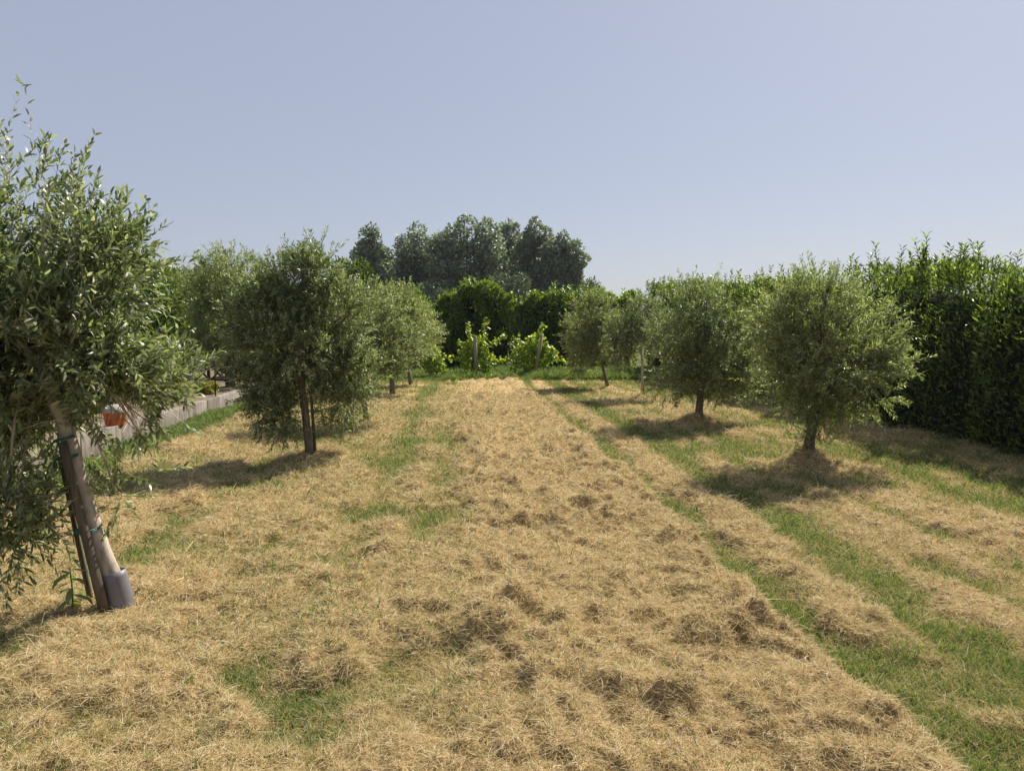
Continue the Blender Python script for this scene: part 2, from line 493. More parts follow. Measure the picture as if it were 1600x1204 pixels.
def blades(name, label, xy, z, hd, pt, L, W, mat, r, curl, side=.5, flat=0.0, K=4):
    """fine strands: each a curved, tapering hair"""
    n = len(xy)
    p = np.column_stack([xy, z])
    pts = [p]
    turn = r.randn(n) * side / (K - 1); drop = curl * (.3 + r.rand(n)) / (K - 1)
    for k in range(K - 1):
        D = np.stack([np.cos(hd) * np.cos(pt), np.sin(hd) * np.cos(pt), np.sin(pt)], 1)
        p = p + D * (L / (K - 1))[:, None]
        pts.append(p)
        hd = hd + turn; pt = pt - drop
    V = np.stack(pts, 1)
    hc = bpy.data.hair_curves.new(name)
    hc.add_curves([K] * n)
    hc.attributes['position'].data.foreach_set('vector', V.astype(np.float32).ravel())
    prof = np.array([.8, 1, .85, .35]) if K == 4 else np.linspace(1, .35, K)
    ra = hc.attributes.get('radius') or hc.attributes.new('radius', 'FLOAT', 'POINT')
    ra.data.foreach_set('value', ((W / 2)[:, None] * prof[None]).astype(np.float32).ravel())
    hc.materials.append(M[mat])
    return tag(link(name, hc), label, None, kind='stuff')


def grow_field():
    def far(d, p, lo=.9, hi=3.0):
        return np.clip((d / 4.0) ** p, lo, hi)

    # cut hay, matted and combed in patches
    xy, r = field_points(1500000, 1, power=1.6)
    g = green_of(xy[:, 0], xy[:, 1])
    k = (r.rand(len(xy)) < sstep(1.04, .25, g) + .05) & (xy[:, 1] < 24.5 + r.rand(len(xy))) & (xy[:, 0] < 7.6)
    xy = xy[k][:1000000]
    e, r2 = field_points(420000, 9, y1=9.0, power=1.3)
    slope = np.hypot(height_of(e[:, 0] + .012, e[:, 1]) - height_of(e[:, 0] - .012, e[:, 1]), height_of(e[:, 0], e[:, 1] + .012) - height_of(e[:, 0], e[:, 1] - .012)) / .024
    e = e[(slope > .55) & (green_of(e[:, 0], e[:, 1]) < .6)]
    xy = np.concatenate([xy, e, e + r2.randn(len(e), 2) * .006]); n = len(xy); d = xy[:, 1]
    z = height_of(xy[:, 0], xy[:, 1]) + .010 * r.rand(n) ** 2 + .016 * (noise2(xy[:, 0] * 45, xy[:, 1] * 38) - .5) * far(d, .5) - .003
    hd = r.rand(n) * 6.283
    pt = np.radians(2 + 18 * r.randn(n) + 35 * (r.rand(n) < .10))
    blades('cut_hay', 'loose cut dry hay lying over the field', xy, z, hd, pt, (.022 + .05 * r.rand(n) ** 1.6 + .07 * (r.rand(n) < .06)) * far(d, .35), (.0013 + .0013 * r.rand(n)) * far(d, .9, .8, 4), 'hay', r, .35, 1.3)

    # dry stubble standing between
    xy, r = field_points(420000, 2, power=1.6)
    g = green_of(xy[:, 0], xy[:, 1])
    k = r.rand(len(xy)) < .12 + .8 * sstep(.2, .45, g)
    xy = xy[k][:230000]; n = len(xy); d = xy[:, 1]
    blades('dry_stubble', 'short straw coloured stubble standing in the field', xy, height_of(xy[:, 0], xy[:, 1]) - .006, r.rand(n) * 6.283, np.radians(15 + 55 * r.rand(n)),
           (.03 + .05 * r.rand(n)) * far(d, .35), (.0014 + .0012 * r.rand(n)) * far(d, .9, .8, 4), 'dry', r, .6, .6)

    # green grass, growing in tufts
    xy, r = field_points(650000, 3, power=1.6)
    g = green_of(xy[:, 0], xy[:, 1])
    tf = noise2(xy[:, 0] * 7, xy[:, 1] * 6)
    k = r.rand(len(xy)) < .05 + .14 * (xy[:, 0] < .1) * (noise2(xy[:, 0] * 1.8, xy[:, 1] * 1.4 + 30) > .42) + .93 * sstep(.34, .85, g + .30 * (tf - .5))
    xy, tf = xy[k][:330000], tf[k][:330000]; n = len(xy); d = xy[:, 1]
    blades('green_grass', 'short green grass showing in stripes between the hay', xy, height_of(xy[:, 0], xy[:, 1]) - .006, r.rand(n) * 6.283, np.radians(30 + 55 * r.rand(n)),
           (.022 + .055 * r.rand(n) ** 1.5) * (.6 + .8 * tf) * far(d, .35), (.0018 + .0016 * r.rand(n)) * far(d, .9, .8, 4), 'grass', r, .9, .5)

    # longer grass at the far edge and along the wall
    r = np.random.RandomState(4)
    na, nb = 42000, 16000
    a = np.stack([-4.6 + 12 * r.rand(na), 23.5 + 6.4 * r.rand(na) ** 1.3], 1)
    b = np.stack([-4.69 + .5 * r.rand(nb) ** 1.6, 6 + 17 * r.rand(nb)], 1)
    xy = np.concatenate([a, b]); n = len(xy)
    s = np.concatenate([np.full(na, 1.), np.full(nb, .6)]) * (.25 + 1.2 * noise2(xy[:, 0] * 1.1, xy[:, 1] * .9))
    blades('long_grass', 'longer green grass along the far edge of the field and the wall', xy, height_of(xy[:, 0], xy[:, 1]), r.rand(n) * 6.283, np.radians(45 + 42 * r.rand(n)),
           (.10 + .22 * r.rand(n)) * s, np.concatenate([np.full(na, .012), np.full(nb, .007)]), 'grass', r, .9, .5)


grow_field()


# ------------------------------------------------------------------ trees
def sample_ellipsoids(r, ells, n, power):
    vol = np.array([e[3] * e[4] * e[5] for e in ells]); vol = vol ** .85 / (vol ** .85).sum()
    k = r.choice(len(ells), n, p=vol)
    u = unit(r.randn(n, 3))
    q = r.rand(n) ** power
    C = np.array([e[:3] for e in ells])[k]; A = np.array([e[3:6] for e in ells])[k]
    return C + u * A * q[:, None], unit(u / A), q, k


def bez(a, b, c, n=6):
    a, b, c = Vector(a), Vector(b), Vector(c)
    return [a * (1 - t) ** 2 + b * 2 * t * (1 - t) + c * t * t for t in [i / (n - 1) for i in range(n)]]


def olive(label, base, trunk, ells, seed, twigs=1100, pairs=11, leaf=(.050, .013), mat='olive', bark='bark', six=False,
          tl=(.16, .34), gap=.36, upright=0, inset=.17, voids=(), gaps=(), limb_r=.6, suckers=0, droop=.35, clear=0.0, name='olive_tree', group='olive trees in the two rows'):
    """base: world point; trunk: list of (dx,dy,z,r); ells: (dx,dy,z,rx,ry,rz)"""
    r = np.random.RandomState(seed)
    base = Vector(base)
    t = thing(name, label, 'tree', base, group)
    mb = MB()
    pts = [Vector(p[:3]) for p in trunk]
    mb.tube(pts, [p[3] for p in trunk], 12, wob=.05)
    o = link('trunk', mesh_from('trunk', [tuple(v) for v in mb.V], mb.F, M[bark], True), t)
    fork = pts[-1]; fr = trunk[-1][3]
    mid = pts[len(pts) // 2]
    # limbs and boughs
    mb = MB()
    ends = []
    for e in ells:
        c = Vector(e[:3])
        for j in range(2 if e[3] > .45 else 1):
            tgt = c + Vector((r.randn() * e[3] * .3, r.randn() * e[4] * .3, (.15 + .35 * r.rand()) * e[5]))
            st = fork if r.rand() < .75 else fork.lerp(mid, .35 * r.rand())
            ctl = st.lerp(tgt, .5) + Vector((r.randn() * .08, r.randn() * .08, .10 + .1 * r.rand()))
            p = bez(st, ctl, tgt, 8)
            r0 = fr * limb_r * (1 if tgt.z > fork.z + .1 else .45)
            mb.tube(p, [r0 * (1 - .75 * i / 7) + .003 for i in range(8)], 7)
            for q in p[3:]:
                ends.append((q, r0 * .4))
    for j in range(34):
        s, rr = ends[r.randint(len(ends))]
        P, U, q, k = sample_ellipsoids(r, ells, 1, .35)
        tgt = Vector(P[0]); 
        if (tgt - s).length > 1.1:
            continue
        ctl = s.lerp(tgt, .5) + Vector((r.randn() * .06, r.randn() * .06, .06))
        mb.tube(bez(s, ctl, tgt, 6), [max(.0035, min(rr, .012) * (1 - .7 * i / 5)) for i in range(6)], 5, False)
    # leafy twigs
    full = ells
    ells = [(*e[:3], max(.07, e[3] - inset), max(.07, e[4] - inset), max(.07, e[5] - inset)) for e in ells]
    P, U, q, k = sample_ellipsoids(r, ells, int(twigs * 2.5), .42)
    C0 = np.mean(P, 0)
    lob = noise3(unit(P - C0) * 2.3 + seed * 1.7)
    keep = (q < .62 + 1.0 * lob) & (noise3((P + np.array(base)) * 3.1 + seed) + .25 * (q - .5) + .15 * r.rand(len(P)) > gap + .12)
    for vx, vz, vr in voids:
        keep &= (P[:, 0] - vx) ** 2 + (P[:, 2] - vz) ** 2 > vr * vr
    if clear:
        for tp in pts[:-1]:
            keep &= ~((np.abs(P[:, 0] - tp.x) < clear) & (P[:, 1] < tp.y + .25) & (np.abs(P[:, 2] - tp.z) < .22))
    P, U = P[keep][:twigs], U[keep][:twigs]
    n = len(P)
    D = unit(U * .65 + np.array([0, 0, .52]) + r.randn(n, 3) * .40)
    low = U[:, 2] < -.25
    D[low] = unit(D[low] + np.array([0, 0, -droop - .3]))
    TL = tl[0] + (tl[1] - tl[0]) * r.rand(n)
    if upright:
        # loose young shoots rising above the top of the crown
        ex = [e for e in ells if e[2] + e[5] > max(f[2] + f[5] for f in ells) - .9]
        A, B, q2, k2 = sample_ellipsoids(r, ex, upright * 6, .06)
        s = B[:, 2] > .35
        A, B = A[s][:upright], B[s][:upright]
        P = np.concatenate([P, A]); D = np.concatenate([D, unit(B * .35 + np.array([0, 0, 1]) + r.randn(len(A), 3) * .16)])
        TL = np.concatenate([TL, .22 + .34 * r.rand(len(A)) ** 1.8])
    if suckers:
        A = np.stack([r.randn(suckers) * .12, r.randn(suckers) * .10 - .02, .05 + .06 * r.rand(suckers)], 1)
        P = np.concatenate([P, A]); D = np.concatenate([D, unit(r.randn(suckers, 3) * .6 + np.array([0, 0, .7]))])
        TL = np.concatenate([TL, .14 + .2 * r.rand(suckers)])
    n = len(P)
    bendv = r.randn(n, 3) * .25; bendv[:, 2] -= .12
    # twig stems
    tv, tf = [], []
    sidev = unit(np.cross(D, r.randn(n, 3)))
    mids = P + D * (TL * .5)[:, None]; tips = P + D * TL[:, None] + bendv * (TL * .35)[:, None]
    V = np.stack([P - sidev * .0022, P + sidev * .0022, mids + sidev * .0017, mids - sidev * .0017, tips], 1).reshape(-1, 3)
    b0 = len(mb.V)
    F = [f for f in mb.F]
    for i in range(n):
        z = b0 + i * 5
        F.append((z, z + 1, z + 2, z + 3)); F.append((z + 3, z + 2, z + 4))
    VV = np.concatenate([np.array([tuple(v) for v in mb.V]), V])
    link('branches', mesh_from('branches', VV, F, M[bark]), t)
    # leaves in opposite pairs
    w = np.arange(pairs * 2)
    ti = (np.floor(w / 2) + .6) / pairs
    T = np.broadcast_to(ti, (n, len(w))) + r.randn(n, len(w)) * .02
    T = np.clip(T, .03, 1)
    LP = P[:, None] + D[:, None] * (TL[:, None] * T)[..., None] + bendv[:, None] * (TL[:, None] * .35 * np.maximum(0, T - .4) / .6)[..., None]
    a = unit(np.cross(D, np.array([.31, .17, .93]))); b = np.cross(D, a)
    ph = r.rand(n)[:, None] * 6.28 + (np.floor(w / 2) * 1.57 + (w % 2) * math.pi)[None]
    perp = a[:, None] * np.cos(ph)[..., None] + b[:, None] * np.sin(ph)[..., None]
    LD = D[:, None] * .85 + perp * .6 + r.randn(n, len(w), 3) * .2
    LP = LP.reshape(-1, 3); LD = unit(LD.reshape(-1, 3))
    keep = r.rand(len(LP)) < .92
    for gd, ga in gaps:      # openings in the foliage
        v = unit(LP + np.array(base) - np.array([0, 0, CAM_H]))
        keep &= v @ np.array(gd) < math.cos(ga)
    LP, LD = LP[keep], LD[keep]
    m = len(LP)
    NN = unit(np.repeat(D, len(w), 0)[keep] * .5 + np.array([0, 0, .6]) + r.randn(m, 3) * .55)
    LL = leaf[0] * (.65 + .7 * r.rand(m)); LW = leaf[1] * (.75 + .5 * r.rand(m))
    link('foliage', leaf_mesh('foliage', LP, LD, NN, LL, LW, M[mat], six), t)
    return t


def tz(k):
    x, y = TREES[k]
    return Vector((x, y, gz(x, y)))


# left row, nearest: leaning trunk in a grey sleeve
b = tz('L1')
B = Vector((b.x, b.y, 0))


def rel(px, py, depth, base):
    v = at(px, py, depth) - base
    return v


tr = [(188, 952, 4.55, .062), (178, 905, 4.55, .060), (160, 862, 4.55, .057), (143, 815, 4.54, .054), (128, 765, 4.53, .051), (116, 715, 4.52, .049),
      (103, 668, 4.51, .046), (86, 628, 4.5, .042), (72, 590, 4.5, .037), (62, 540, 4.5, .032)]
trunk = [(*rel(px, py, d, b), rr * .88) for px, py, d, rr in tr]
E = []
for px, py, d, rx, ry, rz in [(20, 310, 4.6, .44, .42, .38), (100, 355, 4.6, .34, .38, .34), (-40, 420, 4.55, .72, .62, .50), (135, 420, 4.55, .46, .48, .38), (180, 515, 4.5, .46, .5, .36), (30, 540, 4.5, .78, .72, .46),
                              (205, 600, 4.6, .42, .48, .30), (-50, 670, 4.45, .60, .52, .50), (10, 740, 4.3, .34, .34, .38), (215, 675, 4.65, .38, .36, .24), (-10, 810, 4.3, .36, .34, .30), (225, 735, 4.7, .30, .26, .20), (185, 775, 4.6, .17, .2, .20), (60, 800, 4.35, .20, .2, .22), (60, 640, 4.85, .55, .35, .30), (150, 580, 4.35, .36, .3, .3), (40, 690, 4.95, .42, .3, .34), (30, 850, 4.4, .22, .22, .18), (265, 700, 4.75, .2, .22, .2)]:
    v = rel(px, py, d, b)
    E.append((v.x, v.y, v.z, rx, ry, rz))
VO, GAPS = [], []
for px, py, pr in ((187, 648, 30), (268, 650, 20), (135, 690, 12), (92, 645, 13), (105, 680, 15), (116, 715, 16), (125, 750, 16), (135, 785, 16), (145, 820, 17), (158, 860, 18), (330, 640, 30), (350, 600, 30)):
    v = (at(px, py, 4.6) - Vector((0, 0, CAM_H))).normalized()
    GAPS.append((tuple(v), pr / FPX))
olive('large olive tree with a leaning trunk in a grey sleeve, nearest on the left', b, trunk, E, 11, 3300, 11, (.053, .0150), six=True, bark='bark_pale',
      tl=(.18, .36), gap=.41, upright=130, limb_r=.5, clear=.10, inset=.19, gaps=GAPS)

# left row, second
b = tz('L2')
trunk = [(.03, 0, -.05, .060), (.02, 0, .12, .052), (.0, 0, .35, .048), (-.02, 0, .60, .046), (-.05, 0, .85, .044), (-.06, .0, 1.0, .04)]
E = [(-.08, 0, 2.15, .56, .5, .44), (.18, -.05, 2.32, .36, .36, .42), (-.45, .05, 1.75, .60, .6, .52), (.34, 0, 1.65, .56, .55, .58), (-.12, -.1, 1.30, .82, .75, .55),
     (.44, .1, 1.0, .55, .55, .45), (-.36, -.1, .85, .58, .5, .45), (-.22, -.2, .55, .50, .46, .42), (-.46, -.1, .62, .38, .4, .34), (.40, .2, .62, .46, .46, .40)]
olive('tall dark olive tree with low hanging boughs, second in the left row', b, trunk, E, 12, 3000, 11, (.056, .0155), gap=.36, upright=70, clear=.09)

# third (half hidden behind it)
b = tz('L3')
trunk = [(.03, 0, -.05, .06), (.01, 0, .15, .05), (-.02, 0, .4, .042), (-.05, 0, .75, .038)]
E = [(0, 0, 1.75, .74, .7, .65), (.34, 0, 1.2, .74, .7, .58), (-.3, 0, 1.3, .7, .65, .6), (.2, 0, .92, .62, .6, .36)]
olive('dark olive tree half hidden behind the tall one in the left row', b, trunk, E, 13, 1400, 10, (.060, .017), gap=.33, upright=8, droop=-.45)

b = tz('L4')
trunk = [(0, 0, -.05, .075), (0, 0, .2, .066), (0, 0, .5, .06), (-.03, 0, .8, .05)]
E = [(.05, 0, 2.05, .74, .7, .62), (.28, 0, 1.5, .84, .8, .68), (-.5, 0, 1.35, .75, .7, .62), (.25, 0, 1.02, .88, .8, .44)]
olive('pale silvery olive tree with a thick short trunk, fourth in the left row', b, trunk, E, 14, 1450, 10, (.068, .020), mat='olive_pale', gap=.32, upright=10, droop=-.45)

b = tz('L5')
trunk = [(.02, 0, -.05, .06), (-.02, 0, .25, .05), (-.10, 0, .6, .045), (-.12, 0, .9, .04)]
E = [(.1, 0, 1.75, .74, .7, .65), (.35, 0, 1.3, .75, .7, .58), (-.4, 0, 1.3, .65, .65, .56)]
olive('small pale olive tree with a slanting trunk, last in the left row', b, trunk, E, 15, 900, 10, (.070, .021), mat='olive_pale', gap=.32, upright=6, droop=-.45)

# right row
b = tz('R1')
trunk = [(-.03, 0, -.08, .085), (-.01, 0, .1, .062), (.02, 0, .3, .054), (.05, 0, .55, .05), (.09, 0, .8, .044), (.12, 0, .95, .04)]
E = [(.02, 0, 1.80, .55, .55, .42), (-.30, 0, 1.45, .58, .62, .52), (.52, 0, 1.40, .62, .64, .50), (.15, -.1, 1.15, .88, .84, .60), (.84, 0, .98, .44, .5, .40), (-.28, 0, .80, .58, .58, .46), (.56, 0, .68, .58, .56, .40), (.1, 0, .55, .60, .55, .36), (-.32, 0, .48, .34, .34, .24)]
olive('broad rounded olive tree on a hay mound, nearest in the right row', b, trunk, E, 16, 2100, 11, (.055, .0135), mat='olive_pale', gap=.36, upright=40, suckers=22)

b = tz('R2')
trunk = [(-.02, 0, -.08, .10), (-.01, 0, .08, .068), (0, 0, .3, .058), (.02, 0, .55, .052), (.03, 0, .8, .045)]
E = [(-.1, 0, 1.85, .72, .68, .50), (-.42, 0, 1.4, .66, .66, .58), (.42, 0, 1.35, .72, .68, .58), (.05, 0, .95, 1.0, .88, .52), (.75, 0, .72, .48, .5, .40), (-.40, 0, .55, .58, .55, .38), (.35, 0, .50, .58, .55, .34)]
olive('round dark olive tree with a dome of leaves, second in the right row', b, trunk, E, 17, 1750, 11, (.060, .0155), gap=.37, upright=40)

b = tz('R3')
trunk = [(0, 0, -.05, .035), (0, 0, .3, .03), (.0, 0, .65, .028), (-.02, 0, .95, .026), (-.08, 0, 1.15, .022)]
E = [(-.05, 0, 1.85, .58, .5, .5), (-.42, 0, 1.5, .55, .5, .5), (.30, 0, 1.5, .58, .5, .5), (-.45, 0, 1.0, .46, .45, .42), (.42, 0, .98, .40, .42, .38)]
olive('young thin olive tree with a slender pale trunk, third in the right row', b, trunk, E, 18, 800, 10, (.066, .018), bark='bark_pale', gap=.36, upright=6)

b = tz('R4')
trunk = [(.05, 0, -.05, .055), (-.02, 0, .25, .045), (-.12, 0, .6, .04), (-.16, 0, .95, .036)]
E = [(-.35, 0, 2.05, .72, .65, .6), (-.72, 0, 1.55, .62, .6, .6), (-.1, 0, 1.45, .72, .65, .6), (-.5, 0, 1.0, .75, .6, .5), (-.65, .2, .55, .55, .5, .42)]
olive('grey green olive tree with a slanting trunk, farthest in the right row', b, trunk, E, 19, 1250, 10, (.068, .019), mat='olive_pale', gap=.34, upright=8)

# beyond the wall on the left
trunk = [(0, 0, -.05, .12), (0, 0, .4, .10), (.05, 0, .8, .09), (.03, 0, 1.3, .07)]
E = [(.1, 0, 2.55, .95, .9, .70), (-.40, 0, 2.1, .9, .9, .75), (.6, 0, 2.0, .9, .9, .75), (.0, 0, 1.4, 1.2, 1.1, .70), (.75, 0, 1.0, .8, .8, .55), (-.5, 0, .8, .8, .8, .5)]
olive('old grey olive tree standing in the garden behind the wire fence', (-5.35, 18.2, .28), trunk, E, 20, 2000, 10, (.072, .021), mat='olive_pale', gap=.31, upright=14, group=None)


# ------------------------------------------------------------------ leafy crowns for broad trees and hedges
def crown_tree(name, label, base, h, clumps, trunk_r, seed, n, leaf, mat, group=None, cat='tree', shell=.28, bark='bark_dark', upb=.25):
    """trunk with boughs reaching into leaf clumps (dx,dy,z,rx,ry,rz)"""
    r = np.random.RandomState(seed)
    t = thing(name, label, cat, base, group)
    zt = max(c[2] for c in clumps)
    tx = np.mean([c[0] for c in clumps]) * .5
    mb = MB()
    top = Vector((tx, 0, zt))
    tp = [Vector((0, 0, -.1)).lerp(top, i / 6) + Vector((r.randn() * .02 * h * .1, r.randn() * .02 * h * .1, 0)) for i in range(7)]
    mb.tube(tp, [trunk_r * (1 - .8 * i / 6) for i in range(7)], 8, wob=.06)
    mb.build('trunk', M[bark], None, True).parent = t
    mb = MB()
    for c in clumps:
        tgt = Vector(c[:3])
        s = tp[max(1, min(5, int(6 * (tgt.z / zt) * .6)))]
        mb.tube(bez(s, s.lerp(tgt, .5) + Vector((0, 0, -.05 * h)), tgt, 5), [trunk_r * .4 * (1 - .7 * i / 4) for i in range(5)], 5, False)
    mb.build('branches', M[bark]).parent = t
    P, U, q, k = sample_ellipsoids(r, clumps, int(n * 1.7), shell)
    keep = noise3((P + np.array(base)) * (2.2 / max(.5, h * .12)) + seed) + .2 * r.rand(len(P)) > .42
    P, U = P[keep][:n], U[keep][:n]
    m = len(P)
    D = unit(U * .6 + np.array([0, 0, upb]) + r.randn(m, 3) * .6)
    N = unit(U * .8 + np.array([0, 0, .5]) + r.randn(m, 3) * .6)
    link('foliage', leaf_mesh('foliage', P, D, N, leaf[0] * (.6 + .8 * r.rand(m)), leaf[1] * (.7 + .6 * r.rand(m)), M[mat]), t)
    return t


def poplar(label, px0, px1, ptop, depth, seed, n=6500, pbot=455, lean=0, lobes=9):
    r = np.random.RandomState(seed)
    a = at(px0, 500, depth); b = at(px1, 500, depth)
    h = at((px0 + px1) / 2, ptop, depth).z
    zb = 2.0
    cx = (a.x + b.x) / 2; w = (b.x - a.x) / 2 * 1.22
    cl = []
    for i in range(lobes):
        f = (i + .5) / lobes
        z = zb + (h - zb) * (.05 + .82 * f)
        ww = w * (1.18 - .55 * f ** 3.5)
        for q in (-1, 1):
            cl.append((q * ww * r.uniform(.2, .75) + lean * f, r.uniform(-1, 1) * w * .5, z + r.uniform(-.05, .05) * h, ww * r.uniform(.36, .56), ww * .5, (h - zb) * r.uniform(.08, .13)))
    cl.append((lean, 0, h - .10 * (h - zb), w * .30, w * .3, (h - zb) * .11))
    cl.append((w * .1, 0, zb + (h - zb) * .40, w * .8, w * .7, (h - zb) * .36))
    crown_tree('poplar_tree', label, (cx, depth, 0), h, cl, .22, seed, int(n * 2.4), (.36, .24), 'poplar', 'tall poplars beyond the back hedge')


poplar('leftmost tall poplar with a side bough reaching left', 552, 612, 350, 88, 31, 5200)
poplar('wide loose poplar, second from the left', 612, 692, 349, 92, 32, 6500)
poplar('tallest and darkest poplar in the middle of the row', 684, 778, 337, 86, 33, 9000, lobes=11)
poplar('slim poplar just right of the tallest one', 772, 818, 345, 92, 34, 4800)
poplar('tall pointed poplar, second from the right', 806, 866, 341, 88, 35, 6000)
poplar('shorter pointed poplar at the right end of the row', 850, 906, 362, 86, 36, 5600)
poplar('low dark tree filling the gap under the poplars at the left', 575, 705, 385, 95, 37, 5200)
poplar('low dark tree filling the gap under the poplars at the right', 750, 895, 378, 96, 38, 5200)


def blob_tree(name, label, px0, px1, ptop, depth, seed, n, leaf, mat, zbot=.3, lobes=8, cat='tree', group=None, base_z=0, trunk_r=.12):
    r = np.random.RandomState(seed)
    a = at(px0, 500, depth); b = at(px1, 500, depth)
    h = at((px0 + px1) / 2, ptop, depth).z - base_z
    cx = (a.x + b.x) / 2; w = (b.x - a.x) / 2
    cl = [(0, 0, zbot + (h - zbot) * .5, w * .8, w * .8, (h - zbot) * .47)]
    for i in range(lobes):
        an = 6.283 * i / lobes + r.rand()
        f = r.uniform(.2, .8)
        ww = w * math.sqrt(max(.05, 1 - (2 * f - 1) ** 2)) * .62
        cl.append((math.cos(an) * ww, math.sin(an) * ww, zbot + (h - zbot) * f, w * .42, w * .42, (h - zbot) * .2))
    crown_tree(name, label, (cx, depth, base_z), h, cl, trunk_r, seed, n, leaf, mat, group, cat)


blob_tree('garden_tree', 'bright green rounded tree behind the nearest olive on the left', 150, 300, 392, 21, 41, 9000, (.13, .07), 'green', .6, 9)
blob_tree('garden_tree', 'dark green rounded tree left of the poplars', 512, 584, 398, 33, 42, 7500, (.15, .09), 'green', .5, 9)
blob_tree('garden_tree', 'grey green tree showing above the garden olive on the left', 318, 400, 398, 34, 43, 6000, (.16, .06), 'willow', .5, 8)
blob_tree('grey_shrub_tree', 'grey leaved tree rising over the middle of the back hedge', 745, 835, 425, 45, 44, 6000, (.24, .09), 'willow', 1.0, 8)
blob_tree('grey_shrub_tree', 'small grey leaved tree over the left part of the back hedge', 670, 716, 446, 42, 45, 3500, (.2, .08), 'willow', .6, 7)
blob_tree('far_tree', 'far grey green tree right of the poplars', 898, 950, 432, 75, 46, 3500, (.35, .16), 'willow', .6, 8)
blob_tree('far_tree', 'tiny far dark tree on the skyline above the back hedge', 978, 1004, 453, 80, 47, 1200, (.4, .25), 'poplar', .5, 6)
blob_tree('far_tree', 'far grey tree on the skyline between the garden trees at left', 276, 330, 428, 60, 48, 2600, (.3, .14), 'willow', .5, 7)
blob_tree('laurel_bush', 'bright green pointed bush behind the pale olive trees on the left', 628, 672, 438, 31, 49, 4200, (.13, .06), 'laurel2', .2, 8, 'bush')
blob_tree('laurel_bush', 'dark leafy bush at the back behind the left olive row', 560, 650, 455, 31.5, 50, 6000, (.13, .06), 'laurel', .2, 8, 'bush')


